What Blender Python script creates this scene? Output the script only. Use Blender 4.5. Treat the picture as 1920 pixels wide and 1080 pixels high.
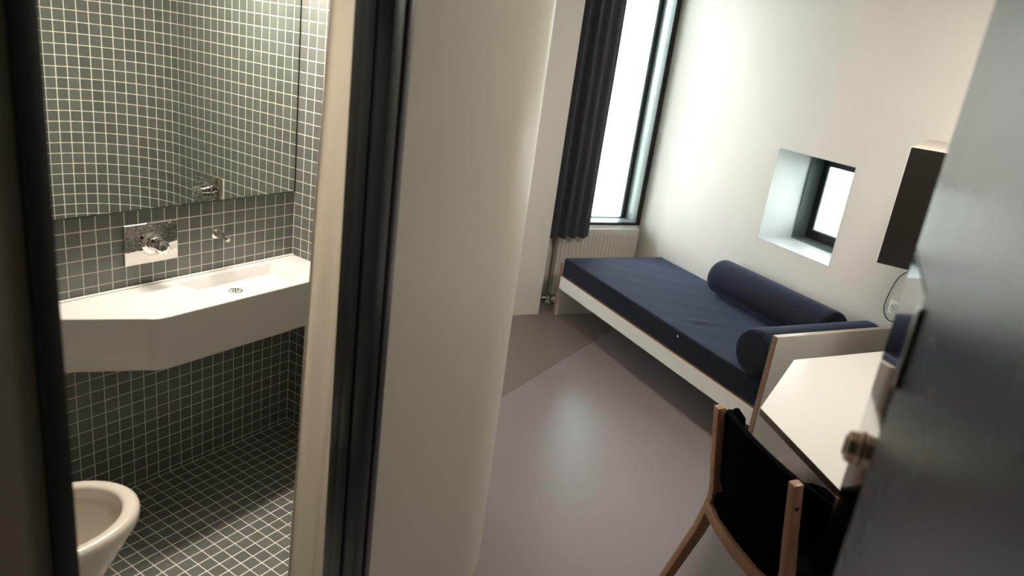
import bpy, bmesh, math, random
from mathutils import Vector, Matrix
random.seed(4)
for o in list(bpy.data.objects): bpy.data.objects.remove(o)
S = bpy.context.scene
COL = S.collection
PI = math.pi
rad = math.radians

# ------------------------------------------------------------------ camera
H = 1.84
def camera():
    yaw, pit, rol = rad(27.768), rad(18.736), rad(7.8115)
    f = Vector((math.sin(yaw)*math.cos(pit), math.cos(yaw)*math.cos(pit), -math.sin(pit)))
    r = Vector((math.cos(yaw), -math.sin(yaw), 0)); u = r.cross(f)
    c, s = math.cos(rol), math.sin(rol)
    r2 = c*r + s*u; u2 = -s*r + c*u
    cd = bpy.data.cameras.new('camera'); co = bpy.data.objects.new('camera', cd); COL.objects.link(co)
    M = Matrix((( r2.x, u2.x, -f.x, 0), (r2.y, u2.y, -f.y, 0), (r2.z, u2.z, -f.z, H), (0,0,0,1)))
    co.matrix_world = M
    cd.sensor_width = 36; cd.lens = 1383.85*36/1920; cd.clip_start = .02; cd.clip_end = 200
    cd.dof.use_dof = True; cd.dof.focus_distance = 3.3; cd.dof.aperture_fstop = 2.2
    S.camera = co
    return r2, u2, f
CR, CU, CF = camera()
def pix(P):
    d = Vector(P) - Vector((0,0,H)); z = d.dot(CF)
    if z <= 0.05: return None
    return 960 + 1383.85*d.dot(CR)/z, 540 - 1383.85*d.dot(CU)/z, z

# ------------------------------------------------------------------ world, light, exposure
W = bpy.data.worlds.new('overcast_sky'); S.world = W; W.use_nodes = True
bg = W.node_tree.nodes['Background']; bg.inputs[0].default_value = (.92, .965, 1.0, 1); bg.inputs[1].default_value = 16.0
S.view_settings.view_transform = 'Standard'; S.view_settings.look = 'None'
S.view_settings.gamma = 1; S.view_settings.use_curve_mapping = False
S.view_settings.exposure = 0.0
def area(name, loc, size, power, color, rot=(0,0,0), portal=False, spread=PI):
    l = bpy.data.lights.new(name, 'AREA'); l.shape = 'RECTANGLE'; l.size, l.size_y = size
    l.energy = power; l.color = color; l.spread = spread
    o = bpy.data.objects.new(name, l); COL.objects.link(o); o.location = loc; o.rotation_euler = rot
    if portal: l.cycles.is_portal = True
    return o
area('window_light_portal', (3.08, 4.80, 1.52), (.76, 1.95), 1, (1,1,1), (rad(-90),0,0), portal=True)
area('small_window_light_portal', (3.90, 3.06, 1.13), (.6, .6), 1, (1,1,1), (rad(90),0,rad(90)), portal=True)

area('room_lamp_light', (2.35,1.6,2.55), (.35,.35), 28, (1,.92,.83))

# bathroom frame: x along the basin wall, y into the wall
BA = math.atan2(.51381, .85790)
BM = Matrix.Translation((.57324, 3.19535, 0)) @ Matrix.Rotation(BA, 4, 'Z')
def bth(x, y, z=0): return BM @ Vector((x, y, z))
BZ = -.03   # bathroom floor height

# ------------------------------------------------------------------ materials
def mat(name, col, rough=.5, metal=0, noise=0, nscale=20, bump=0, bscale=200, spec=.5, sheen=0, coat=0, rnd=0, ndetail=4, stretch=None, rvar=0):
    m = bpy.data.materials.new(name); m.use_nodes = True
    nt = m.node_tree; b = nt.nodes['Principled BSDF']
    b.inputs['Base Color'].default_value = (*col, 1); b.inputs['Roughness'].default_value = rough
    b.inputs['Metallic'].default_value = metal; b.inputs['Specular IOR Level'].default_value = spec
    if sheen:
        b.inputs['Sheen Weight'].default_value = sheen; b.inputs['Sheen Roughness'].default_value = .4
        b.inputs['Sheen Tint'].default_value = (.5,.62,1,1)
    if coat: b.inputs['Coat Weight'].default_value = coat; b.inputs['Coat Roughness'].default_value = .12
    N = nt.nodes.new; L = nt.links.new
    tc = N('ShaderNodeTexCoord'); vec = tc.outputs['Object']
    if stretch:
        mp = N('ShaderNodeMapping'); mp.inputs['Scale'].default_value = stretch; L(vec, mp.inputs[0]); vec = mp.outputs[0]
    if noise or rvar:
        n = N('ShaderNodeTexNoise'); n.inputs['Scale'].default_value = nscale; n.inputs['Detail'].default_value = ndetail; L(vec, n.inputs[0])
    if noise or rnd:
        hs = N('ShaderNodeHueSaturation'); hs.inputs['Color'].default_value = (*col, 1)
        mr = N('ShaderNodeMapRange'); mr.inputs['From Min'].default_value = .3 if noise else 0
        mr.inputs['From Max'].default_value = .7 if noise else 1
        a = noise or rnd
        mr.inputs['To Min'].default_value = 1-a; mr.inputs['To Max'].default_value = 1+a
        if noise: L(n.outputs['Fac'], mr.inputs[0])
        else:
            oi = N('ShaderNodeObjectInfo'); L(oi.outputs['Random'], mr.inputs[0])
        L(mr.outputs[0], hs.inputs['Value']); L(hs.outputs[0], b.inputs['Base Color'])
    if rvar:
        m2 = N('ShaderNodeMapRange'); m2.inputs['From Min'].default_value = .3; m2.inputs['From Max'].default_value = .7
        m2.inputs['To Min'].default_value = rough-rvar; m2.inputs['To Max'].default_value = rough+rvar
        L(n.outputs['Fac'], m2.inputs[0]); L(m2.outputs[0], b.inputs['Roughness'])
    if bump:
        n2 = N('ShaderNodeTexNoise'); n2.inputs['Scale'].default_value = bscale; n2.inputs['Detail'].default_value = 3; L(vec, n2.inputs[0])
        bp = N('ShaderNodeBump'); bp.inputs['Strength'].default_value = bump; bp.inputs['Distance'].default_value = .004
        L(n2.outputs['Fac'], bp.inputs['Height']); L(bp.outputs[0], b.inputs['Normal'])
    return m
wallm = mat('painted_plaster', (.74,.695,.64), .55, noise=.02, nscale=3, bump=.10, bscale=260)
podm = mat('painted_pod_wall', (.60,.565,.475), .38, noise=.02, nscale=2, bump=.07, bscale=300)
def specks(m):
    nt = m.node_tree; b = nt.nodes['Principled BSDF']; N = nt.nodes.new; L = nt.links.new
    src = b.inputs['Base Color'].links[0].from_socket; tc = N('ShaderNodeTexCoord')
    v = N('ShaderNodeTexVoronoi'); v.inputs['Scale'].default_value = 5.5; L(tc.outputs['Object'], v.inputs['Vector'])
    mr = N('ShaderNodeMapRange'); mr.inputs['From Min'].default_value = .010; mr.inputs['From Max'].default_value = .020
    mr.inputs['To Min'].default_value = .35; mr.inputs['To Max'].default_value = 1; L(v.outputs['Distance'], mr.inputs[0])
    # a few fine scratches: stretched cells
    mp = N('ShaderNodeMapping'); mp.inputs['Rotation'].default_value = (0,0,rad(-38)); mp.inputs['Scale'].default_value = (14,1.2,1); L(tc.outputs['Object'], mp.inputs[0])
    v2 = N('ShaderNodeTexVoronoi'); v2.inputs['Scale'].default_value = 1.6; L(mp.outputs[0], v2.inputs['Vector'])
    m2 = N('ShaderNodeMapRange'); m2.inputs['From Min'].default_value = .022; m2.inputs['From Max'].default_value = .035
    m2.inputs['To Min'].default_value = .62; m2.inputs['To Max'].default_value = 1; L(v2.outputs['Distance'], m2.inputs[0])
    mu = N('ShaderNodeMath'); mu.operation = 'MULTIPLY'; L(mr.outputs[0], mu.inputs[0]); L(m2.outputs[0], mu.inputs[1])
    h = N('ShaderNodeHueSaturation'); L(src, h.inputs['Color']); L(mu.outputs[0], h.inputs['Value']); L(h.outputs[0], b.inputs['Base Color'])
white = mat('white_laminate', (.76,.74,.69), .35)
whitep = mat('white_paint', (.80,.79,.76), .4)
ply = mat('plywood_edge', (.22,.125,.075), .5, noise=.35, nscale=30, stretch=(1,1,12))
beech = mat('beech_wood', (.40,.215,.12), .42, noise=.15, nscale=6, stretch=(6,6,.7), bump=.05, bscale=60)
navy = mat('navy_wool', (.004,.006,.013), .85, noise=.25, nscale=220, bump=.35, bscale=500, spec=.25, sheen=.34)
blackf = mat('black_fabric', (.003,.003,.0035), .95, bump=.4, bscale=500, spec=.02)
darkcurt = mat('dark_curtain_cloth', (.045,.045,.058), .6, bump=.2, bscale=400, spec=.4, sheen=.15)
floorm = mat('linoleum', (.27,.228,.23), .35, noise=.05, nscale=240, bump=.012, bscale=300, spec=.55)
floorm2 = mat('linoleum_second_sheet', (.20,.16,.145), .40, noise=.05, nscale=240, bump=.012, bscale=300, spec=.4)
specks(floorm); specks(floorm2)
darkframe = mat('dark_grey_frame', (.014,.015,.014), .35)
blackm = mat('black_rubber', (.004,.004,.004), .6)
greysteel = mat('grey_steel_lip', (.13,.13,.14), .3, metal=.5)
alu = mat('grey_green_window_metal', (.15,.19,.19), .30, metal=.25)
alul = mat('light_grey_window_metal', (.40,.45,.46), .35, metal=.3)
chrome = mat('chrome', (.82,.80,.77), .04, metal=1)
chromep = mat('chrome_plate', (.62,.60,.57), .03, metal=1, bump=.22, bscale=22)
dchrome = mat('satin_steel', (.45,.44,.42), .22, metal=1)
mirror = mat('mirror_glass', (.80,.84,.80), .0, metal=1)
tilem = mat('grey_ceramic_tile', (.155,.160,.143), .22, rnd=.10, spec=.5)
tiles_ = mat('grey_ceramic_tile_field', (.155,.160,.143), .22)
grout = mat('cream_grout', (.80,.75,.66), .8)
solid = mat('white_solid_surface', (.74,.715,.68), .28)
ceram = mat('toilet_ceramic', (.78,.70,.60), .10, spec=.6, coat=.5)
showerc = mat('white_shower_curtain', (.72,.67,.60), .45, bump=.15, bscale=30)
def translucent(m, f):
    nt = m.node_tree; b = nt.nodes['Principled BSDF']; o = nt.nodes['Material Output']
    t = nt.nodes.new('ShaderNodeBsdfTranslucent'); t.inputs[0].default_value = b.inputs['Base Color'].default_value
    x = nt.nodes.new('ShaderNodeMixShader'); x.inputs[0].default_value = f
    nt.links.new(b.outputs[0], x.inputs[1]); nt.links.new(t.outputs[0], x.inputs[2]); nt.links.new(x.outputs[0], o.inputs[0])
translucent(showerc, .75)
radm = mat('radiator_enamel', (.66,.62,.54), .35)
cabm = mat('cabinet_dark_front', (.012,.009,.006), .45)
socketm = mat('socket_plastic', (.80,.79,.76), .3)
def door_paint():
    m = mat('grey_door_paint', (.048,.049,.054), .27, metal=.25, noise=.10, nscale=2.5, bump=.008, bscale=14, spec=.32, rvar=.04)
    return m
doorm = door_paint()
platem = mat('polished_dark_steel', (.26,.25,.245), .05, metal=1)
def glassm():
    m = bpy.data.materials.new('window_glass'); m.use_nodes = True; nt = m.node_tree
    for n in list(nt.nodes): nt.nodes.remove(n)
    o = nt.nodes.new('ShaderNodeOutputMaterial'); mx = nt.nodes.new('ShaderNodeMixShader')
    t = nt.nodes.new('ShaderNodeBsdfTransparent'); t.inputs[0].default_value = (.93,.97,.96,1)
    g = nt.nodes.new('ShaderNodeBsdfGlossy'); g.inputs['Roughness'].default_value = 0
    lw = nt.nodes.new('ShaderNodeFresnel'); lw.inputs[0].default_value = 1.45
    nt.links.new(lw.outputs[0], mx.inputs[0]); nt.links.new(t.outputs[0], mx.inputs[1]); nt.links.new(g.outputs[0], mx.inputs[2])
    nt.links.new(mx.outputs[0], o.inputs[0]); return m
glass = glassm()
def emis(name, col, s):
    m = bpy.data.materials.new(name); m.use_nodes = True; nt = m.node_tree
    b = nt.nodes['Principled BSDF']; b.inputs['Emission Color'].default_value = (*col,1); b.inputs['Emission Strength'].default_value = s
    return m

# ------------------------------------------------------------------ mesh helpers
MATS = {}   # object name -> world matrix
class MB:
    def __init__(s, M=None): s.bm = bmesh.new(); s.M = M or Matrix.Identity(4)
    def v(s, p): return s.bm.verts.new(s.M @ Vector(p))
    def box(s, a, b):
        x0,y0,z0 = a; x1,y1,z1 = b
        V = [s.v(p) for p in ((x0,y0,z0),(x1,y0,z0),(x1,y1,z0),(x0,y1,z0),(x0,y0,z1),(x1,y0,z1),(x1,y1,z1),(x0,y1,z1))]
        for f in ((0,3,2,1),(4,5,6,7),(0,1,5,4),(1,2,6,5),(2,3,7,6),(3,0,4,7)): s.bm.faces.new([V[i] for i in f])
        return s
    def prism(s, pts, z0, z1):
        a = [s.v((p[0],p[1],z0)) for p in pts]; b = [s.v((p[0],p[1],z1)) for p in pts]; n = len(pts)
        s.bm.faces.new(a[::-1]); s.bm.faces.new(b)
        for i in range(n): s.bm.faces.new([a[i], a[(i+1)%n], b[(i+1)%n], b[i]])
        return s
    def strip(s, rows, closed_u=False, caps=False):
        """rows: list of lists of points; skin between"""
        R = [[s.v(p) for p in r] for r in rows]
        for i in range(len(R)-1):
            n = len(R[i])
            for j in range(n if closed_u else n-1):
                k = (j+1) % n
                s.bm.faces.new([R[i][j], R[i][k], R[i+1][k], R[i+1][j]])
        if caps: s.bm.faces.new(R[0][::-1]); s.bm.faces.new(R[-1])
        return s
    def lathe(s, o, ax, prof, n=24):
        """prof: (distance along axis, radius)"""
        o = Vector(o); ax = Vector(ax).normalized()
        u = ax.orthogonal().normalized(); w = ax.cross(u)
        rows = [[o + ax*d + (u*math.cos(2*PI*i/n) + w*math.sin(2*PI*i/n))*max(r,1e-4) for i in range(n)] for d, r in prof]
        return s.strip(rows, True, True)
    def tube(s, pts, r, n=8, closed=False):
        pts = [Vector(p) for p in pts]; rows = []
        up = None
        for i, p in enumerate(pts):
            t = (pts[min(i+1,len(pts)-1)] - pts[max(i-1,0)]).normalized()
            if up is None: up = t.orthogonal().normalized()
            up = (up - t*up.dot(t)).normalized(); w = t.cross(up)
            rr = r[i] if isinstance(r, (list,tuple)) else r
            rows.append([p + (up*math.cos(2*PI*k/n) + w*math.sin(2*PI*k/n))*rr for k in range(n)])
        return s.strip(rows, True, True)
    def bar(s, pts, side, w, d):
        """rectangular bar along pts; side = Vector across (width w), thickness d in the other direction"""
        pts = [Vector(p) for p in pts]; side = Vector(side).normalized(); rows = []
        for i, p in enumerate(pts):
            t = (pts[min(i+1,len(pts)-1)] - pts[max(i-1,0)]).normalized()
            n = t.cross(side).normalized(); s_ = n.cross(t).normalized()
            dd = d[i] if isinstance(d,(list,tuple)) else d
            rows.append([p + s_*a*w/2 + n*b*dd/2 for a,b in ((-1,-1),(1,-1),(1,1),(-1,1))])
        return s.strip(rows, True, True)
    def build(s, name, m, parent=None, bevel=0, seg=2, smooth=None, kind=None, ang=35):
        bm = s.bm
        bmesh.ops.recalc_face_normals(bm, faces=bm.faces)
        if bevel:
            es = [e for e in bm.edges if len(e.link_faces) == 2 and e.calc_face_angle(0) > rad(ang)]
            bmesh.ops.bevel(bm, geom=es, offset=bevel, segments=seg, profile=.5, affect='EDGES', clamp_overlap=True)
        PM = MATS.get(parent.name) if parent else None
        if PM: bmesh.ops.transform(bm, matrix=PM.inverted(), verts=bm.verts)
        me = bpy.data.meshes.new(name); bm.to_mesh(me); bm.free()
        me.materials.append(m)
        if smooth is None: smooth = bool(bevel)
        if smooth:
            for p in me.polygons: p.use_smooth = True
            me.set_sharp_from_angle(angle=rad(40))
        o = bpy.data.objects.new(name, me); COL.objects.link(o)
        if parent: o.parent = parent; MATS[o.name] = PM if PM else Matrix.Identity(4)
        else: MATS[o.name] = Matrix.Identity(4)
        if kind: o['kind'] = kind
        return o
def thing(name, label, cat, loc, rz=0, group=None):
    o = bpy.data.objects.new(name, None); COL.objects.link(o); o.empty_display_size = .1
    o.location = loc; o.rotation_euler = (0,0,rz)
    MATS[o.name] = Matrix.Translation(loc) @ Matrix.Rotation(rz,4,'Z')
    o['label'] = label; o['category'] = cat
    if group: o['group'] = group
    return o
def tag(o, label, cat, group=None):
    o['label'] = label; o['category'] = cat
    if group: o['group'] = group
    return o
def struct(name, mb, m, **k): return mb.build(name, m, kind='structure', **k)

# ------------------------------------------------------------------ room shell
CEIL = 2.65
XW = 3.45; YW = 4.58; YP = 4.265
# floor outline follows the bathroom pod so that the bathroom floor can sit lower
pod_front = -1.335
fl = MB()
podA = bth(-4.5,pod_front); podB = bth(-.42,pod_front)
arc = [bth(-.42+.505*math.sin(a*PI/32), -.83-.505*math.cos(a*PI/32)) for a in range(0,17)]
podC = bth(.085, 0.9)
seam1 = (XW, 3.158 + (XW-1.689)*.633); 
def seam(x): return 3.158 + (x-1.689)*.633
# first sheet: camera side of the welded seam
k = 0
pts1 = [(-2.6,-1.5),(XW,-1.5),(XW,seam(XW))]
# seam meets pod side wall where bath x=.085
def seam_on_pod():
    for i in range(4000):
        y = -.83 + i*.001; p = bth(.085,y)
        if p.y > seam(p.x): return p
sp = seam_on_pod() or bth(.085,-.83)
pts1 += [(sp.x,sp.y)] + [(p.x,p.y) for p in arc[::-1]] + [(podA.x,podA.y)]
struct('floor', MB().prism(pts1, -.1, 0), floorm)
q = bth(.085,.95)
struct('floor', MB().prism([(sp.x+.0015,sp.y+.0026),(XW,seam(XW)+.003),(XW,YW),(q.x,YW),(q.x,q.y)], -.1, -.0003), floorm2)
struct('ceiling', MB().box((-2.7,-1.6,CEIL),(XW+.45,YW+.2,CEIL+.1)), whitep)
# right wall with the small window opening
wy0, wy1, wz0, wz1, wx1 = 2.782, 3.352, .845, 1.41, 3.87
m_ = MB()
m_.box((XW,-1.6,0),(wx1,wy0,CEIL)); m_.box((XW,wy1,0),(wx1,YW,CEIL))
m_.box((XW,wy0,0),(wx1,wy1,wz0)); m_.box((XW,wy0,wz1),(wx1,wy1,CEIL))
struct('wall_right', m_, wallm)
# window wall
ox0, ox1, oz0, oz1 = 2.66, XW, .575, 2.50
m_ = MB(); m_.box((.02,YW,0),(ox0,YW+.2,CEIL)); m_.box((ox0,YW,0),(XW+.2,YW+.2,oz0)); m_.box((ox0,YW,oz1),(XW+.2,YW+.2,CEIL)); m_.box((XW,YW,oz0),(XW+.42,YW+.2,oz1))
struct('wall_back', m_, wallm)
struct('wall_recess', MB().box((.02,YP,0),(2.483,YW,CEIL)), mat('light_wall_paint', (.82,.77,.70), .5, bump=.08, bscale=260))
struct('wall_front', MB().box((-2.7,-1.6,0),(XW,-1.5,CEIL)), wallm)
struct('wall_left', MB().box((-2.7,-1.5,0),(-2.6,podA.y+.1,CEIL)), wallm)
# bathroom pod: outside shell (front wall left of the door, front wall right of it with rounded corner, side wall)
zD = 2.12
m_ = MB(BM)
m_.box((-1.652,pod_front,zD+.04),(-.42,-1.25,CEIL))
struct('wall_pod_front', m_, podm)
struct('wall_pod_left', MB(BM).box((-4.5,pod_front,0),(-1.652,-1.25,CEIL)), mat('shaded_wall_paint', (.20,.18,.14), .6, bump=.08, bscale=260))  # this stretch of wall lies in shade; the shade is put into its colour
m_ = MB(BM)
outer = [(-.866,pod_front)] + [(-.42+.505*math.sin(a*PI/64), -.83-.505*math.cos(a*PI/64)) for a in range(33)] + [(.085,.9)]
inner = [(-.866,-1.256)] + [(-.42+.426*math.sin(a*PI/64), -.83-.426*math.cos(a*PI/64)) for a in range(33)] + [(.006,.9)]
m_.strip([[(x,y,BZ) for x,y in outer],[(x,y,CEIL) for x,y in outer],[(x,y,CEIL) for x,y in inner],[(x,y,BZ) for x,y in inner],[(x,y,BZ) for x,y in outer]])
struct('wall_pod_corner', m_, podm, smooth=True)
# rear of the pod
struct('wall_pod_back', MB(BM).box((-1.9,.006,BZ),(.006,.10,CEIL)), podm)

# ------------------------------------------------------------------ bathroom tiled surfaces
T = .05; ROW0 = 1.09
tile_me = None
def tile_mesh(w=.0470, h=.0470, d=.0035):
    bm = bmesh.new()
    a = [(-w/2,-h/2,-.004),(w/2,-h/2,-.004),(w/2,h/2,-.004),(-w/2,h/2,-.004)]
    c = .0012
    b = [(-w/2,-h/2,d-c),(w/2,-h/2,d-c),(w/2,h/2,d-c),(-w/2,h/2,d-c)]
    t = [(-w/2+c,-h/2+c,d),(w/2-c,-h/2+c,d),(w/2-c,h/2-c,d),(-w/2+c,h/2-c,d)]
    A = [[bm.verts.new(p) for p in r] for r in (a,b,t)]
    for i in range(2):
        for j in range(4): bm.faces.new([A[i][j],A[i][(j+1)%4],A[i+1][(j+1)%4],A[i+1][j]])
    bm.faces.new(A[2])
    me = bpy.data.meshes.new('tile'); bm.to_mesh(me); bm.free(); me.materials.append(tilem); return me
tile_me = tile_mesh()
TV = [v.co.copy() for v in tile_me.vertices]; TF = [tuple(p.vertices) for p in tile_me.polygons]
def lay(parent, cells, view, limit=300):
    """cells: (matrix world, size u, size v). view(P)->score or None. nearest 300 become single tiles, the rest one part"""
    sc = []
    for c in cells:
        P = c[0].translation; s_ = view(P); sc.append((-(s_ or 0), len(sc), c))
    sc.sort(key=lambda t: (t[0], t[1]))
    vs, fs = [], []
    for i, (s_, _, (M, su, sv)) in enumerate(sc):
        J = Matrix.Rotation(random.uniform(-.0008,.0008),4,'X') @ Matrix.Rotation(random.uniform(-.0008,.0008),4,'Y')
        MM = M @ J @ Matrix.Diagonal((su, sv, 1, 1))
        if s_ < 0 and i < limit:
            o = bpy.data.objects.new('tile', tile_me); COL.objects.link(o); o.parent = parent; o.matrix_world = MM; o.matrix_basis = MM
        else:
            n = len(vs); vs += [MM @ v for v in TV]; fs += [tuple(n+k for k in f) for f in TF]
    if vs:
        me = bpy.data.meshes.new('tile_field'); me.from_pydata(vs, [], fs); me.materials.append(tiles_)
        o = bpy.data.objects.new('tile_field', me); COL.objects.link(o); o.parent = parent; o['kind'] = 'stuff'
def inview(P):
    p = pix(P)
    if p and -30 < p[0] < 1950 and -30 < p[1] < 1110: return p
def view_direct(P):
    p = inview(P); return 1/p[2]**2 if p else None
def view_mirror(P):
    L_ = BM.inverted() @ P; V = BM @ Vector((L_.x, -L_.y, L_.z)); p = inview(V)
    return 1/p[2]**2 if p and p[0] > 60 and p[1] < 420 - (p[0]-90)*.12 and p[0] < 640 else None
def frame_mat(o, u, v, n): return BM @ Matrix(((u[0],v[0],n[0],o[0]),(u[1],v[1],n[1],o[1]),(u[2],v[2],n[2],o[2]),(0,0,0,1)))
LX = -1.66
# basin wall
wb = struct('wall_bathroom_back', MB(BM).box((LX,.0009,BZ-.02),(.004,.006,2.35)), grout)
cells = []
for r in range(-30, 23):
    zt = ROW0 - r*T; zb = max(zt-T, BZ)
    if zt < BZ: continue
    for cidx in range(0, 34):
        xr = -cidx*T; xl = max(xr-T, LX)
        if r < 0 and zt < 2.21: continue                       # the mirror covers the wall here
        if zt <= .80 and zb >= .63 and xl > -.8: continue      # behind the counter
        if xr - xl < .01 or zt-zb < .008: continue
        cells.append((frame_mat(((xl+xr)/2, 0.0035, (zt+zb)/2), (1,0,0),(0,0,1),(0,-1,0)), (xr-xl-.0034)/.0466, (zt-zb-.0034)/.0466))
lay(wb, cells, lambda P: view_direct(P) if (P.z < .63 or P.z > .80) else None)
# side wall, curved corner
TS = .0489; NS = 17
ws = struct('wall_bathroom_side', MB(BM).box((.0009,-.8315,BZ-.02),(.006,.003,2.35)), grout)
rows = [(ROW0-r*T, max(ROW0-r*T-T, BZ)) for r in range(-25, 23)]
cells = []
for (zt, zb) in rows:
    if zt > 2.35: continue
    for i in range(NS):
        yc = -(i+.5)*TS
        if zt <= .80 and zb >= .63 and yc > -.3: continue
        if 1.05 > zt > .85 and -.70 < yc < -.49 and zb > .88: continue
        cells.append((frame_mat((.0035, yc, (zt+zb)/2), (0,-1,0),(0,0,1),(-1,0,0)), (TS-.0034)/.0466, (zt-zb-.0034)/.0466))
lay(ws, cells, lambda P: (view_mirror(P) or view_direct(P)))
m_ = MB(BM); R_ = .4009; A_ = [i*PI/64 for i in range(33)]
m_.strip([[(-.40+R_*math.cos(a), -.8315-R_*math.sin(a), z) for a in A_] for z in (BZ-.02, 2.35)])
wc = struct('wall_bathroom_curve', m_, grout, smooth=True)
cells = []
na = 13; da = (PI/2)/na
for (zt, zb) in rows:
    if zt > 2.35: continue
    for i in range(na):
        a = (i+.5)*da; c_, s_ = math.cos(a), math.sin(a)
        cells.append((frame_mat((-.40+.4035*c_, -.8315-.4035*s_, (zt+zb)/2), (-s_,-c_,0),(0,0,1),(-c_,s_,0)), (.0487-.0034)/.0466, (zt-zb-.0034)/.0466))
lay(wc, cells, view_mirror)
wf = struct('wall_bathroom_front', MB(BM).box((-.896,-1.2555,BZ-.02),(-.40,-1.2324,2.35)).box((-1.66,-1.2555,zD+.05),(-.93,-1.2324,2.35)), grout)
cells = []
for (zt, zb) in rows:
    if zt > 2.35: continue
    for i in range(10):
        cells.append((frame_mat((-.40-(i+.5)*.0488, -1.2350, (zt+zb)/2), (-1,0,0),(0,0,1),(0,1,0)), (.0488-.0034)/.0466, (zt-zb-.0034)/.0466))
    if zb > zD:
        for i in range(11, 25):
            cells.append((frame_mat((-.40-(i+.5)*.0488, -1.2350, (zt+zb)/2), (-1,0,0),(0,0,1),(0,1,0)), (.0488-.0034)/.0466, (zt-zb-.0034)/.0466))
lay(wf, cells, view_mirror)
wl = struct('wall_bathroom_left', MB(BM).box((LX-.10,-1.25,BZ-.02),(LX,.003,2.35)), grout)
cells = []
for (zt, zb) in rows:
    if zt > 2.35: continue
    for i in range(25): cells.append((frame_mat((LX-.0026, -(i+.5)*T, (zt+zb)/2), (0,1,0),(0,0,1),(1,0,0)), .9785, (zt-zb-.0034)/.0466))
lay(wl, cells, lambda P: None)
# bathroom floor
bf = struct('floor_bathroom', MB(BM).box((LX,-1.345,BZ-.08),(.005,.003,BZ-.0009)), grout)
cells = []
for i in range(34):
    for j in range(26):
        x0 = -i*T; x1 = max(x0-T, LX); y1 = -(j+1)*T
        xc, yc = (x0+x1)/2, -(j+.5)*T
        if xc > -.40 and yc < -.8315 and math.hypot(xc+.40, yc+.8315) > .42: continue
        if yc < -1.23: continue
        if x0-x1 < .012: continue
        cells.append((frame_mat((xc,yc,BZ-.0035),(1,0,0),(0,1,0),(0,0,1)), (x0-x1-.0034)/.0466, .9785))
lay(bf, cells, view_direct)
struct('ceiling_bathroom', MB(BM).box((LX-.05,-1.25,2.35),(.004,.004,2.37)), whitep)

# ------------------------------------------------------------------ bathroom door frame
df = struct('door_1', MB(BM).box((-.93,-1.345,2.08),(-.866,-1.242,2.12+.04)), darkframe)
def part(mb, name, m, parent, **k): return mb.build(name, m, parent, **k)
part(MB(BM).box((-.93,-1.345,BZ),(-.897,-1.300,2.08)).box((-.935,-1.300,BZ),(-.897,-1.268,2.08)).box((-.927,-1.268,BZ),(-.897,-1.2285,2.08)), 'frame_jamb', darkframe, df, bevel=.0015)
part(MB(BM).box((-.897,-1.341,BZ),(-.886,-1.252,2.08)), 'gasket', blackm, df)
part(MB(BM).box((-.886,-1.347,BZ),(-.866,-1.250,2.08)), 'frame_lip', greysteel, df, bevel=.003)
part(MB(BM).box((-1.652,-1.347,BZ),(-1.615,-1.240,2.08)), 'frame_jamb', darkframe, df, bevel=.0015)
part(MB(BM).box((-1.652,-1.347,2.08),(-.93,-1.240,2.16)), 'frame_head', darkframe, df, bevel=.0015)
part(MB(BM).box((-1.615,-1.345,BZ-.003),(-.93,-1.255,-.006)), 'threshold', greysteel, df, bevel=.0015)

# ------------------------------------------------------------------ mirror
mz0, mz1 = 1.094, 2.20
t = thing('wall_mirror', 'large frameless mirror covering the tiled wall above the washbasin', 'mirror', bth(-.83,0,mz0), BA)
part(MB(BM).box((-1.655,-.0045,mz0),(-.0065,-.0005,mz1)), 'mirror_glass', mirror, t)
part(MB(BM).box((-.0065,-.0052,mz0),(-.0025,-.0005,mz1)).box((-1.655,-.0052,mz0-.003),(-.0025,-.0005,mz0)), 'edge_seal', blackm, t)

# ------------------------------------------------------------------ washbasin
t = thing('washbasin_counter', 'long white washbasin counter with shallow rectangular basin under the mirror', 'washbasin', bth(-.5,-.15,.62), BA)
ct, cb = .81, .62
out = [(-.003,-.003),(-.003,-.315),(-.79,-.315)]
out += [(-.79-.06*math.sin(a), -.315+ .0 + .06*(1-math.cos(a))*.45) for a in (rad(30),rad(60),rad(85))]
out += [(-1.235,-.003)]
RT = [(-.145,-.042),(-.145,-.283),(-.60,-.283),(-.60,-.042)]    # recess rim
RB = [(-.165,-.055),(-.165,-.265),(-.505,-.265),(-.505,-.055)]
zb_ = ct-.048
m_ = MB(BM)
o_ = [m_.v((x,y,ct)) for x,y in out]; i_ = [m_.v((x,y,ct)) for x,y in RT]; b_ = [m_.v((x,y,zb_)) for x,y in RB]; u_ = [m_.v((x,y,cb)) for x,y in out]
n_ = len(out); F = m_.bm.faces.new
F([o_[0],o_[1],i_[1],i_[0]]); F([o_[1],o_[2],i_[2],i_[1]])
F([o_[2],o_[3],i_[2]]); F([o_[3],o_[4],i_[2]]); F([o_[4],o_[5],i_[2]])
F([o_[5],o_[6],i_[3],i_[2]]); F([o_[6],o_[0],i_[0],i_[3]])
for j in range(4): F([i_[j],i_[(j+1)%4],b_[(j+1)%4],b_[j]])
F(b_)
for j in range(n_): F([o_[j],u_[j],u_[(j+1)%n_],o_[(j+1)%n_]])
F(u_)
part(m_, 'countertop', solid, t, bevel=.004, seg=3, ang=12)
part(MB(BM).box((-1.20,-.018,ct-.002),(-.004,-.003,ct+.006)), 'back_upstand', solid, t, bevel=.004)
dr = part(MB(BM).lathe((-.395,-.135,zb_-.002),(0,0,1),[(0,.027),(.0035,.027),(.0045,.024),(.003,.020),(.001,.019)],28), 'drain', chrome, t, smooth=True)
m_ = MB(BM)
for k in range(6):
    a = k*PI/3; m_.lathe((-.395+.011*math.cos(a),-.135+.011*math.sin(a),zb_+.0012),(0,0,1),[(0,.0032),(.0006,.0032)],10)
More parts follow.
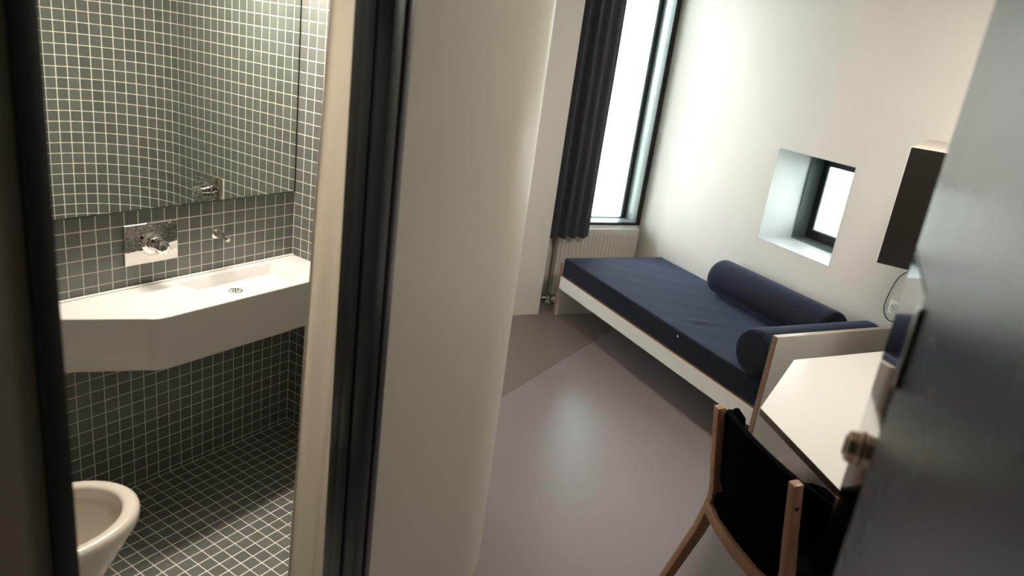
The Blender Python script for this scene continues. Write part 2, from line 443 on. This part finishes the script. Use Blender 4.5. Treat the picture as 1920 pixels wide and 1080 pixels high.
m_.lathe((-.395,-.135,zb_+.0012),(0,0,1),[(0,.0032),(.0006,.0032)],10)
part(m_, 'drain_hole', blackm, dr)

# mixers
def mixer(name, label, C, u, n):
    C = Vector(C); u = Vector(u); n = Vector(n); z = Vector((0,0,1))
    t = thing(name, label, 'tap', BM @ C, BA)
    def R(du0,du1,z0,z1,n0,n1):
        mb = MB(BM); ps = []
        for a,b,c in ((du0,z0,n0),(du1,z0,n0),(du1,z1,n0),(du0,z1,n0)): ps.append(C+u*a+z*b+n*c)
        qs = [p+n*(n1-n0) for p in ps]
        mb.strip([ps,qs],True,True); return mb
    part(R(-.1025,.1025,-.0755,.0755,.0,.009), 'cover_plate', chromep, t, bevel=.004, seg=3)
    part(MB(BM).lathe(C+n*.009,n,[(0,.040),(.003,.040),(.006,.031),(.022,.031),(.024,.028)],32), 'collar', chrome, t, smooth=True)
    k = part(MB(BM).lathe(C+n*.033,n,[(0,.024),(.002,.027),(.020,.027),(.022,.0245),(.024,.0245),(.026,.0275),(.044,.025),(.048,.020),(.0485,.012),(.047,.011),(.047,.004)],32), 'knob', chrome, t, smooth=True)
    mb = MB(BM)
    for i in range(8):
        a = i*PI/4; w = u*math.cos(a)+z*math.sin(a); mb.tube([C+n*.060+w*.0262, C+n*.078+w*.0245], .0022, 6)
    part(mb, 'grip_rib', chrome, k, smooth=True)
mixer('basin_mixer', 'square chrome mixer plate with round knob above the washbasin', (-.656,0,.966), (1,0,0), (0,-1,0))
mixer('shower_mixer', 'chrome mixer plate with round knob on the side wall, seen reflected in the mirror', (0,-.597,.966), (0,1,0), (-1,0,0))
t = thing('basin_spout', 'small chrome wall spout above the basin bowl', 'tap', bth(-.388,0,.962), BA)
part(MB(BM).lathe((-.388,0,.962),(0,-1,0),[(0,.021),(.004,.021),(.006,.017)],24), 'flange', chrome, t, smooth=True)
part(MB(BM).tube([(-.388,-.004,.962),(-.388,-.03,.963),(-.389,-.055,.961),(-.390,-.078,.955)],[.0155,.0145,.0125,.0105],20), 'spout_pipe', chrome, t, smooth=True)
part(MB(BM).lathe((-.390,-.077,.955),(-.01,-1,-.3),[(0,.009),(.006,.009),(.007,.006)],18), 'nozzle', dchrome, t, smooth=True)

# ------------------------------------------------------------------ toilet
t = thing('toilet', 'white ceramic toilet bowl without seat beside the left door frame', 'toilet', bth(-1.36,-.556,BZ), BA)
def oval(xt, hw, L_, z, n=40, back=None):
    """front tip at x = xt, half width hw, length L_; squarer at the back"""
    pts = []
    cx = xt - hw*1.25
    for i in range(n):
        a = 2*PI*i/n; c, s_ = math.cos(a), math.sin(a)
        if c >= 0: x = cx + hw*1.25*c; y = hw*s_
        else:
            e = .55; x = cx - (L_-hw*1.25)*abs(c)**e; y = hw*(abs(s_)**.75)*(1 if s_ >= 0 else -1)
        pts.append((x, y-.556, z))
    return pts
m_ = MB(BM)
zr = .40
rows_ = [oval(-1.30,.095,.30,BZ+.001), oval(-1.30,.10,.31,BZ+.02), oval(-1.285,.105,.33,.06), oval(-1.24,.115,.38,.14), oval(-1.165,.142,.455,.23), oval(-1.105,.166,.52,.315), oval(-1.082,.176,.548,.350), oval(-1.074,.180,.557,.362), oval(-1.073,.1805,.557,.380), oval(-1.077,.178,.553,.392), oval(-1.086,.171,.545,.399),oval(-1.096,.163,.53,zr+.001),
         oval(-1.112,.150,.44,zr), oval(-1.120,.143,.41,zr-.003), oval(-1.124,.139,.395,zr-.010), oval(-1.126,.138,.39,.362), oval(-1.112,.149,.40,.352), oval(-1.116,.146,.395,.335), oval(-1.140,.126,.37,.30), oval(-1.175,.098,.31,.24), oval(-1.215,.068,.22,.185), oval(-1.25,.045,.13,.17)]
m_.strip(rows_, True, True)
bo = part(m_, 'bowl', ceram, t, smooth=True)
part(MB(BM).strip([oval(-1.20,.084,.26,.219), oval(-1.20,.083,.259,.2205)], True, True), 'water', mat('still_water', (.25,.22,.17), .02, spec=.8), t)
part(MB(BM).box((-1.64,-.74,.05),(-1.60,-.375,.41)), 'back_flange', ceram, t, bevel=.01)

# ------------------------------------------------------------------ shower curtain
def curtain_mesh(M, P0, P1, z0, z1, folds, amp, thick, flare=0, seed=1, nx=90, nz=24, wob=.002, lean=(0,0)):
    rnd = random.Random(seed); P0 = Vector((*P0,0)); P1 = Vector((*P1,0)); d = (P1-P0); L_ = d.length; d.normalize(); n = Vector((-d.y,d.x,0))
    ph = [rnd.uniform(-.5,.5) for _ in range(30)]
    F_, B_ = [], []
    for k in range(nz+1):
        tz = k/nz; z = z0+(z1-z0)*tz; rf, rb = [], []
        for i in range(nx+1):
            s_ = i/nx; w = s_*folds; j = int(w); f_ = w-j
            a = amp*(1+.25*ph[j%30])*(1-flare*s_**1.5)
            off = a*math.sin(2*PI*w + ph[(j+3)%30]*.4) + wob*math.sin(9*s_+11*tz+seed)*(1-tz*.3)
            shx = (lean[0]*(1-tz), lean[1]*(1-tz))
            p = P0 + d*(s_*L_) + n*off + Vector((shx[0],shx[1],0)); p.z = z + (.006*math.sin(2*PI*w+1) if k == 0 else 0)
            rf.append(p); rb.append(p + n*thick)
        F_.append(rf+rb[::-1])
    mb = MB(M); mb.strip(F_, True, True); return mb
t = thing('shower_curtain', 'long white shower curtain hanging just inside the bathroom doorway', 'curtain', bth(-.82,-1.12,.0), BA)
part(curtain_mesh(BM, (-.845,-1.085), (-.62,-1.13), .04, 2.28, 2.6, .016, .0012, seed=3, wob=.006, lean=(-.082,0)), 'curtain_cloth', showerc, t, smooth=True)
part(curtain_mesh(BM, (-.845,-1.085), (-.843,-1.0854), .04, 2.28, 1, .0002, .003, seed=3, nx=2, wob=.006, lean=(-.082,0)), 'hem', showerc, t, smooth=True)
t = thing('curtain_track', 'slim white curtain track under the bathroom ceiling above the shower curtain', 'rail', bth(-.6,-1.11,2.28), BA)
part(MB(BM).box((-1.2,-1.118,2.285),(-.5,-1.098,2.30)), 'rail', whitep, t, bevel=.002)
part(MB(BM).box((-1.19,-1.113,2.30),(-1.17,-1.103,2.35)), 'bracket', whitep, t)
part(MB(BM).box((-.54,-1.113,2.30),(-.52,-1.103,2.35)), 'bracket', whitep, t)
# lamp above the mirror, out of the photograph: it is what lights the basin
t = thing('bathroom_lamp', 'slim linear lamp mounted on the wall above the mirror, out of frame', 'lamp', bth(-.30,-.05,2.24), BA)
part(MB(BM).box((-.90,-.155,2.25),(-.01,-.003,2.30)), 'housing', whitep, t, bevel=.004)
part(MB(BM).box((-.88,-.15,2.244),(-.02,-.02,2.2495)), 'diffuser', emis('lamp_diffuser', (1,.86,.66), 6), t)
t = thing('added_curtain_fill', 'small round fill light added above the shower curtain to brighten it, out of frame', 'lamp', bth(-.94,-1.14,2.33))  # added fixture, out of view, only there to brighten the shower curtain
part(MB(BM).lathe((-.94,-1.14,2.35),(0,0,-1),[(0,.06),(.008,.06),(.01,.055)],28), 'trim_ring', whitep, t, smooth=True)
area('added_curtain_fill_light', bth(-.94,-1.14,2.335), (.09,.09), 2.2, (1,.90,.78), (0,0,0), spread=rad(45))
l = area('bathroom_lamp_light', bth(-.45,-.085,2.238), (.84,.12), 29, (1,.92,.82), (0,0,BA), spread=rad(170))

# ------------------------------------------------------------------ tall window
w1 = struct('window_1', MB().box((ox0,YW-.004,oz1-.05),(XW-.001,YW+.16,oz1)), alu)
part(MB().box((XW-.045,YW-.004,oz0),(XW-.001,YW+.012,oz1-.05)), 'frame_face', darkframe, w1)
part(MB().box((ox0,YW-.004,oz0),(ox0+.045,YW+.012,oz1-.05)), 'frame_face', darkframe, w1)
part(MB().box((ox0+.045,YW-.004,oz0),(XW-.045,YW+.012,oz0+.022)), 'frame_face', darkframe, w1)
part(MB().box((XW-.043,YW+.012,oz0),(XW-.001,YW+.16,oz1-.05)), 'reveal_panel', alul, w1, bevel=.001)
part(MB().box((ox0,YW+.012,oz0),(ox0+.043,YW+.16,oz1-.05)), 'reveal_panel', alul, w1, bevel=.001)
part(MB().box((ox0+.043,YW+.012,oz0),(XW-.043,YW+.16,oz0+.020)), 'sill_panel', alul, w1, bevel=.001)
part(MB().box((XW-.060,YW+.145,oz0+.02),(XW-.043,YW+.175,oz1-.05)).box((ox0+.043,YW+.145,oz0+.02),(ox0+.060,YW+.175,oz1-.05)).box((ox0+.060,YW+.145,oz0+.02),(XW-.060,YW+.175,oz0+.026)), 'sash', darkframe, w1)
part(MB().box((XW-.078,YW+.165,oz0+.02),(XW-.060,YW+.19,oz1-.05)), 'outer_frame', alul, w1)
part(MB().box((ox0+.05,YW+.160,oz0+.022),(XW-.05,YW+.166,oz1-.05)), 'pane', glass, w1)
# ------------------------------------------------------------------ small window
fx = 3.735
w2 = struct('window_2', MB().box((fx,wy0,wz1-.040),(wx1-.002,wy1,wz1)), alu)
part(MB().box((fx,wy1-.012,wz0+.014),(wx1-.012,wy1,wz1-.04)), 'frame_side', alu, w2, bevel=.001)
part(MB().box((fx,wy0,wz0+.014),(wx1-.012,wy0+.012,wz1-.04)), 'frame_side', alu, w2, bevel=.001)
part(MB().box((fx,wy0,wz0),(wx1-.012,wy1,wz0+.014)), 'frame_sill', alu, w2, bevel=.001)
part(MB().box((3.845,wy1-.062,wz0+.014),(wx1-.012,wy1-.012,wz1-.04)), 'sash', darkframe, w2)
part(MB().box((3.845,wy0+.012,wz0+.014),(wx1-.012,wy0+.062,wz1-.04)), 'sash', darkframe, w2)
part(MB().box((3.845,wy0+.062,wz0+.014),(wx1-.012,wy1-.062,wz0+.075)), 'sash', darkframe, w2)
part(MB().box((3.845,wy0+.062,wz1-.085),(wx1-.012,wy1-.062,wz1-.04)), 'sash', darkframe, w2)
part(MB().box((3.838,wy1-.070,wz0+.068),(3.846,wy1-.060,wz1-.085)).box((3.838,wy0+.060,wz0+.068),(3.846,wy1-.070,wz0+.076)), 'glazing_bead', alul, w2)
part(MB().box((3.850,wy0+.06,wz0+.07),(3.855,wy1-.06,wz1-.08)), 'pane', glass, w2)
m_ = MB()
for z in (wz0+.10, wz1-.14): m_.lathe((fx+.035,wy1-.0125,z),(0,-1,0),[(0,.005),(.0015,.0045)],12)
part(m_, 'screw_cap', darkframe, w2)
lin = mat('white_reveal_paint', (.66,.69,.69), .35)
part(MB().box((XW-.001,wy1-.002,wz0),(fx,wy1+.004,wz1)), 'reveal_lining', lin, w2)
part(MB().box((XW-.001,wy0-.004,wz0),(fx,wy0+.002,wz1)), 'reveal_lining', lin, w2)
part(MB().box((XW-.001,wy0+.002,wz0-.004),(fx,wy1-.002,wz0+.002)), 'reveal_lining', lin, w2)
part(MB().box((XW-.001,wy0+.002,wz1-.002),(fx,wy1-.002,wz1+.004)), 'reveal_lining', lin, w2)
# outdoors
struct('outdoor_ground', MB().box((-30,4.9,-.6),(60,70,-.5)).box((4.3,-40,-.6),(60,4.9,-.5)), mat('pale_gravel', (.55,.55,.46), .9, noise=.2, nscale=4))

# ------------------------------------------------------------------ radiator
t = thing('radiator', 'cream fluted panel radiator under the tall window', 'radiator', (3.06,4.52,.05))
rx0, rx1, rz0, rz1, ry = 2.70, 3.395, .055, .560, 4.497
m_ = MB(); nfl = 21; pts = []
for i in range(nfl):
    a = rx0+.008 + (rx1-rx0-.016)*i/nfl; w = (rx1-rx0-.016)/nfl
    for s_, dy in ((.0,.0),(.18,0),(.34,.007),(.66,.007),(.82,0)): pts.append((a+w*s_, ry+dy))
pts.append((rx1-.008, ry))
def rrow(z, f): return [(x, ry+(y-ry)*f, z) for x,y in pts]
m_.strip([rrow(rz0,0),rrow(rz0+.022,0),rrow(rz0+.04,1),rrow(rz1-.05,1),rrow(rz1-.032,0),rrow(rz1,0)])
part(m_, 'front_panel', radm, t, smooth=True)
part(MB().box((rx0,ry-.001,rz0),(rx0+.008,ry+.055,rz1)), 'side_panel', radm, t, bevel=.002)
part(MB().box((rx1-.008,ry-.001,rz0),(rx1,ry+.055,rz1)), 'side_panel', radm, t, bevel=.002)
m_ = MB(); m_.box((rx0,ry-.001,rz1),(rx1,ry+.006,rz1+.008)); m_.box((rx0,ry+.05,rz1),(rx1,ry+.057,rz1+.008))
for i in range(46): x = rx0+.004+i*(rx1-rx0-.008)/45; m_.box((x-.0025,ry+.006,rz1+.001),(x+.0025,ry+.05,rz1+.006))
part(m_, 'top_grille', whitep, t)
part(MB().box((rx0+.01,ry+.045,rz0+.01),(rx1-.01,ry+.055,rz1-.01)), 'rear_panel', radm, t)
part(MB().tube([(rx0+.04,4.53,rz0+.02),(rx0+.02,4.525,.025),(rx0-.005,4.51,.012)],.008,10), 'supply_pipe', radm, t, smooth=True)
v = part(MB().lathe((rx0+.018,4.50,.018),(.15,-1,.12),[(0,.012),(.01,.018),(.014,.022),(.045,.021),(.052,.014)],20), 'thermostat_valve', whitep, t, smooth=True)
part(MB().lathe((2.672,4.48,0),(0,0,1),[(0,.022),(.004,.022),(.012,.012),(.05,.010)],20), 'pipe_rosette', whitep, t, smooth=True)
part(MB().box((2.640,4.535,.06),(2.662,4.555,.56)), 'riser_cover', radm, t, bevel=.002)
part(MB().box((rx0-.03,4.545,rz1+.0085),(rx1+.02,4.574,rz1+.0145)), 'wall_ledge', whitep, t, bevel=.002)

# ------------------------------------------------------------------ window curtain
t = thing('window_curtain', 'dark charcoal curtain gathered in deep folds left of the tall window', 'curtain', (2.72,4.46,.52))
part(curtain_mesh(None, (2.55,4.430), (2.905,4.438), .517, 2.60, 4.2, .026, .002, seed=8, nx=150, wob=.002, lean=(0,0), flare=.8), 'curtain_cloth', darkcurt, t, smooth=True)
part(MB().box((2.485,4.425,2.61),(3.44,4.455,2.648)), 'curtain_track', whitep, t)

# ------------------------------------------------------------------ bed
hy0, hy1 = 2.235, 2.265; bx0 = 2.60
t = thing('bed', 'low white laminate bed with plywood edges along the right wall', 'bed', (3.0,3.25,0))
def panel(name, a, b, parent, axis):
    """white laminate faces, plywood edge core showing at the rims"""
    o = part(MB().box(a,b), name, white, parent)
    return o
hb = panel('headboard', (2.575,hy0,0),(XW-.003,hy1,.698), t, 1)
part(MB().box((2.570,hy0+.0012,0),(2.5755,hy1-.0012,.698)), 'edge_banding', ply, hb)
part(MB().box((2.572,hy0+.0012,.6975),(XW-.003,hy1-.0012,.7005)), 'edge_banding', mat('pale_top_edging', (.50,.42,.34), .4), hb)
fb = panel('footboard', (bx0+.005,4.236,0),(XW-.03,4.262,.392), t, 1)
part(MB().box((bx0,4.2372,0),(bx0+.0055,4.2608,.392)), 'edge_banding', ply, fb)
rl = panel('side_rail', (bx0+.002,hy1,.205),(bx0+.028,4.236,.297), t, 0)
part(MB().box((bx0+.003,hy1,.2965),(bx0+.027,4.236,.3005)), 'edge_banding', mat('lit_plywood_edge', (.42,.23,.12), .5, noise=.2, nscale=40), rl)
part(MB().box((XW-.05,hy1,.205),(XW-.024,4.236,.297)), 'side_rail', white, t)
part(MB().box((bx0+.028,hy1,.262),(XW-.05,4.236,.285)), 'base_board', mat('birch_board', (.35,.25,.16), .6), t)

# mattress
t = thing('mattress', 'navy blue fabric mattress lying on the white bed', 'mattress', (3.0,3.25,.30))
def mattress():
    x0,x1,y0,y1,z0,z1 = 2.606,3.442,2.268,4.2335,.302,.432
    m = MB().box((x0,y0,z0),(x1,y1,z1)); bm = m.bm
    bmesh.ops.recalc_face_normals(bm, faces=bm.faces)
    bmesh.ops.bevel(bm, geom=list(bm.edges), offset=.016, segments=4, profile=.5, affect='EDGES')
    top = [f for f in bm.faces if f.normal.z > .99 and f.calc_area() > .5]
    bmesh.ops.subdivide_edges(bm, edges=list({e for f in top for e in f.edges}), cuts=60, use_grid_fill=True)
    for v in bm.verts:
        if v.co.z > z1-.002:
            x,y = v.co.x, v.co.y
            # one crease in the cover
            cx, cy = 2.83, 3.03; u = (x-cx)*.92+(y-cy)*(-.4); w = (x-cx)*.4+(y-cy)*.92
            v.co.z += .010*math.exp(-(w/.018)**2-(u/.085)**2) - .007*math.exp(-((w+.028)/.016)**2-(u/.085)**2)
            v.co.z += .0012*math.sin(x*21+y*9)*math.sin(y*13) 
    return m
mo = part(mattress(), 'mattress_body', navy, t, smooth=True)
part(MB().box((2.6035,2.922,.398),(2.6065,2.934,.402)).box((2.6035,2.928,.401),(2.6065,2.934,.407)), 'care_tag', whitep, t)

# bolsters
def bolster(name, label, c0, c1, r):
    c0, c1 = Vector(c0), Vector(c1); L_ = (c1-c0).length
    t = thing(name, label, 'cushion', ((c0+c1)/2 - Vector((0,0,r))))
    e = .022
    prof = [(0,.0005),(0,r-e-.01),(.002,r-e),(.006,r-.012),(.013,r-.004),(.022,r-.001),(.05,r)]
    P = prof + [(L_/2,r)] + [(L_-d, rr) for d, rr in prof[::-1]]
    part(MB().lathe(c0, c1-c0, P, 56), 'cushion_cover', navy, t, smooth=True)
    for cc, s_ in ((c0,1),(c1,-1)):
        ax = (c1-c0).normalized(); u = ax.orthogonal().normalized(); w = ax.cross(u); q = cc + ax*s_*.007
        part(MB().tube([q+(u*math.cos(2*PI*i/48)+w*math.sin(2*PI*i/48))*(r-.011) for i in range(49)], .0028, 6), 'piping', navy, t, smooth=True)
bolster('bolster_cushion', 'navy bolster cushion lying lengthwise against the right wall', (3.328,3.475,.549), (3.328,2.535,.549), .115)
bolster('bolster_cushion', 'navy bolster cushion lying crosswise against the white headboard', (2.598,2.388,.552), (3.425,2.388,.552), .118)

# ------------------------------------------------------------------ desk
t = thing('desk', 'white angular desk with dark plywood edge behind the black chair', 'desk', (2.8,1.5,0))
dz = .72
poly = [(1.922,1.664),(2.407,1.980),(XW-.004,1.980),(XW-.004,.90),(1.703,.90)]
cx_ = sum(p[0] for p in poly)/5; cy_ = sum(p[1] for p in poly)/5
tp = part(MB().prism(poly, dz-.0012, dz+.0005), 'desk_surface', mat('desk_laminate', (.76,.735,.69), .30), t)
def inset(p, d): 
    v = Vector((cx_-p[0], cy_-p[1])).normalized()*d; return (p[0]+v.x, p[1]+v.y)
part(MB().prism([inset(p,.0008) for p in poly], dz-.026, dz-.0012), 'plywood_core', mat('dark_plywood_edge', (.10,.062,.035), .5, noise=.3, nscale=60), t)
part(MB().box((2.15,.95,0),(3.40,.975,dz-.026)), 'support_panel', white, t)
part(MB().box((XW-.03,.98,dz-.08),(XW-.004,1.95,dz-.026)), 'wall_cleat', white, t)

# ------------------------------------------------------------------ chair
def chair():
    f = Vector((.979,-.205,0)); l = Vector((.205,.979,0)); M0 = Vector((1.6075,1.3765,0)); z = Vector((0,0,1))
    yaw = math.atan2(f.y, f.x)
    t = thing('desk_chair', 'beech frame chair with black upholstered seat and backrest at the white desk', 'chair', M0+f*.2, yaw)
    def P(a, b, c): return M0 + f*a + l*b + z*c
    hw = .212
    for s_ in (1,-1):
        b = s_*hw
        leg = part(MB().bar([P(-.003,b,.80),P(.030,b,.62),P(.055,b,.50),P(.062,b,.455),P(.056,b,.41),P(.030,b,.32),P(-.105,b,0)], l, .030, [.030,.034,.038,.044,.046,.042,.028]), 'rear_leg', beech, t, bevel=.004)
        part(MB().lathe(P(.010,b+s_*.0145,.725), l*s_, [(0,.0068),(.002,.0068),(.0022,.005)], 14), 'bolt', blackm, leg)
        part(MB().bar([P(.06,b,.425),P(.26,b,.425),P(.43,b,.43)], l, .024, .045), 'side_rail', beech, t, bevel=.003)
        part(MB().bar([P(.445,b,.445),P(.45,b,.36),P(.47,b,0)], l, .030, [.044,.042,.028]), 'front_leg', beech, t, bevel=.004)
    part(MB().bar([P(.045,-hw,.415),P(.030,-hw*.5,.413),P(.025,0,.412),P(.030,hw*.5,.413),P(.045,hw,.415)], z, .045, .024), 'cross_rail', beech, t, bevel=.003)
    part(MB().bar([P(.44,-hw,.42),P(.44,hw,.42)], z, .04, .022), 'cross_rail', beech, t, bevel=.003)
    # backrest: a bent upholstered shell, wider than the posts, rounded corners
    def shell(nu, nv, thick):
        F_ = []
        for j in range(nv+1):
            v = j/nv; row_f, row_b = [], []
            for i in range(nu+1):
                u = -1 + 2*i/nu
                # rounded-rectangle outline
                top = .785 + .012*(1-u*u) - .055*max(0,(abs(u)-.82)/.18)**2.0
                bot = .500 - .006*(1-u*u) + .150*max(0,(abs(u)-.55)/.45)**1.6
                zz = bot + (top-bot)*v
                b_ = u*.262
                a_ = -.008 + .5*b_*b_ + .075*max(0,(abs(b_)-.20)/.06)**1.3 + (.79-zz)*.16
                row_f.append(P(a_+thick, b_*.985, zz)); row_b.append(P(a_, b_, zz))
            F_.append(row_b + row_f[::-1])
        return F_
    part(MB().strip(shell(40,14,.024), True, True), 'backrest', blackf, t, bevel=.006, seg=3, smooth=True, ang=50)
    # seat
    outl = []
    for (a,b) in ((.050,.195),(.20,.235),(.34,.245),(.455,.235),(.49,.20),(.495,0),(.49,-.20),(.455,-.235),(.34,-.245),(.20,-.235),(.050,-.195),(.032,-.12),(.028,0),(.032,.12)): outl.append((a,b))
    m = MB()
    rows = []
    for zz, sc in ((.428,.985),(.432,1.0),(.472,1.0),(.482,.985),(.486,.94),(.484,.6),(.481,.2)):
        rows.append([P(.27+(a-.27)*sc, b*sc, zz) for a,b in outl])
    m.strip(rows, True, True)
    part(m, 'seat', blackf, t, smooth=True)
chair()

# ------------------------------------------------------------------ cabinet, socket, cord
t = thing('wall_cabinet', 'black fronted white wall cabinet above the desk, partly behind the door', 'cabinet', (2.757,2.0,1.136), BA)
CM = Matrix.Translation((2.757,2.0,0)) @ Matrix.Rotation(BA,4,'Z')
# local x into the cabinet, local -y to the right along its face
part(MB(CM).box((.006,-.36,1.139),(.79,-.003,1.626)), 'body', mat('cabinet_white', (.55,.50,.44), .4), t)
part(MB(CM).box((0,-.363,1.136),(.006,0,1.629)), 'front_edging', whitep, t)
part(MB(CM).box((-.004,-.360,1.140),(.0,-.004,1.6255)), 'front_panel', cabm, t)
t = thing('power_socket', 'square white wall socket with round recess under the cabinet', 'socket', (XW,2.313,.775))
part(MB().box((XW-.010,2.274,.738),(XW-.0005,2.352,.813)), 'cover_plate', socketm, t, bevel=.003)
part(MB().lathe((XW-.010,2.316,.777),(-1,0,0),[(0,.0235),(.0025,.0235),(.003,.0215),(.0005,.020),(.0003,.0005)],32), 'insert_ring', socketm, t, smooth=True)
m_ = MB()
for dy, dzz in ((.008,.004),(-.008,.004)): m_.lathe((XW-.0098,2.316+dy,.777+dzz),(-1,0,0),[(0,.0027),(.0012,.0027)],10)
m_.box((XW-.0112,2.3145,.766),(XW-.010,2.3175,.772)); m_.lathe((XW-.0098,2.316,.768),(-1,0,0),[(0,.0033),(.0012,.0033)],10)
part(m_, 'pin_hole', blackm, t)
part(MB().box((XW-.013,2.279,.744),(XW-.010,2.287,.752)), 'switch', socketm, t)
pts = [(3.40,2.22,1.00),(3.42,2.255,.995),(3.436,2.292,.986),(3.44,2.33,.953),(3.44,2.353,.91),(3.44,2.371,.822),(3.44,2.374,.76),(3.44,2.354,.718),(3.44,2.323,.704),(3.44,2.291,.711),(3.44,2.268,.733),(3.432,2.262,.755)]
# smooth it
def catmull(P, n=8):
    P = [Vector(p) for p in P]; out = []
    for i in range(len(P)-1):
        a,b,c,d = P[max(i-1,0)],P[i],P[i+1],P[min(i+2,len(P)-1)]
        for k in range(n):
            t_ = k/n; out.append(.5*((2*b)+(c-a)*t_+(2*a-5*b+4*c-d)*t_*t_+(3*b-a-3*c+d)*t_**3))
    out.append(P[-1]); return out
tag(MB().tube(catmull([(3.30,2.12,1.137)]+pts), .0025, 8).build('power_cable', blackm, smooth=True), 'thin black power cord looping from the cabinet to the wall socket', 'cord')

# ------------------------------------------------------------------ entry door (open, close to the camera)
DA = 51.0; DD = 1.30
Pd = Vector((DD*math.sin(rad(56.25)), DD*math.cos(rad(56.25)), 0))
# local frame: x from hinge to the free edge, y = out of the visible face
DM = Matrix.Translation(Pd) @ Matrix.Rotation(rad(90-DA),4,'Z')
d2 = struct('door_2', MB(DM).box((-.98,-.05,.005),(0,-.0015,2.15)), doorm)
part(MB(DM).box((-.98,-.0015,.005),(-.285,.0005,2.15)).box((-.285,-.0015,1.61),(0,.0005,2.15)), 'face_sheet', doorm, d2)
part(MB(DM).box((-.278,-.0015,.005),(0,.0005,1.602)), 'lock_plate', platem, d2)
part(MB(DM).box((-.285,-.0014,.005),(-.278,.0003,1.61)), 'shadow_gap', blackm, d2)
bl = part(MB(DM).lathe((-.12,.0005,1.305),(0,1,0),[(0,.031),(.003,.031),(.004,.028),(.017,.027),(.021,.024),(.0225,.018)],8), 'lock_knob', mat('bronze_steel', (.62,.52,.40), .16, metal=1), d2, bevel=.0015)
part(MB(DM).box((-.125,.0215,1.290),(-.115,.0255,1.320)), 'thumb_turn', blackm, bl, bevel=.001)
part(MB(DM).box((-.318,.0005,1.485),(-.297,.008,1.595)), 'pull_plate', dchrome, d2, bevel=.006, seg=4)
print('tiles', sum(1 for o in bpy.data.objects if o.name.startswith('tile')))

# ------------------------------------------------------------------ room lamp (ceiling, out of frame)
t = thing('ceiling_lamp', 'round white ceiling lamp in the middle of the room, out of frame', 'lamp', (2.35,1.6,CEIL))
part(MB().lathe((2.35,1.6,CEIL),(0,0,-1),[(0,.19),(.03,.19),(.035,.185)],40), 'housing', whitep, t, smooth=True)
part(MB().lathe((2.35,1.6,CEIL-.035),(0,0,-1),[(0,.18),(.03,.17),(.05,.12),(.058,.01)],40), 'diffuser', emis('room_lamp_diffuser', (1,.82,.62), 8), t, smooth=True)
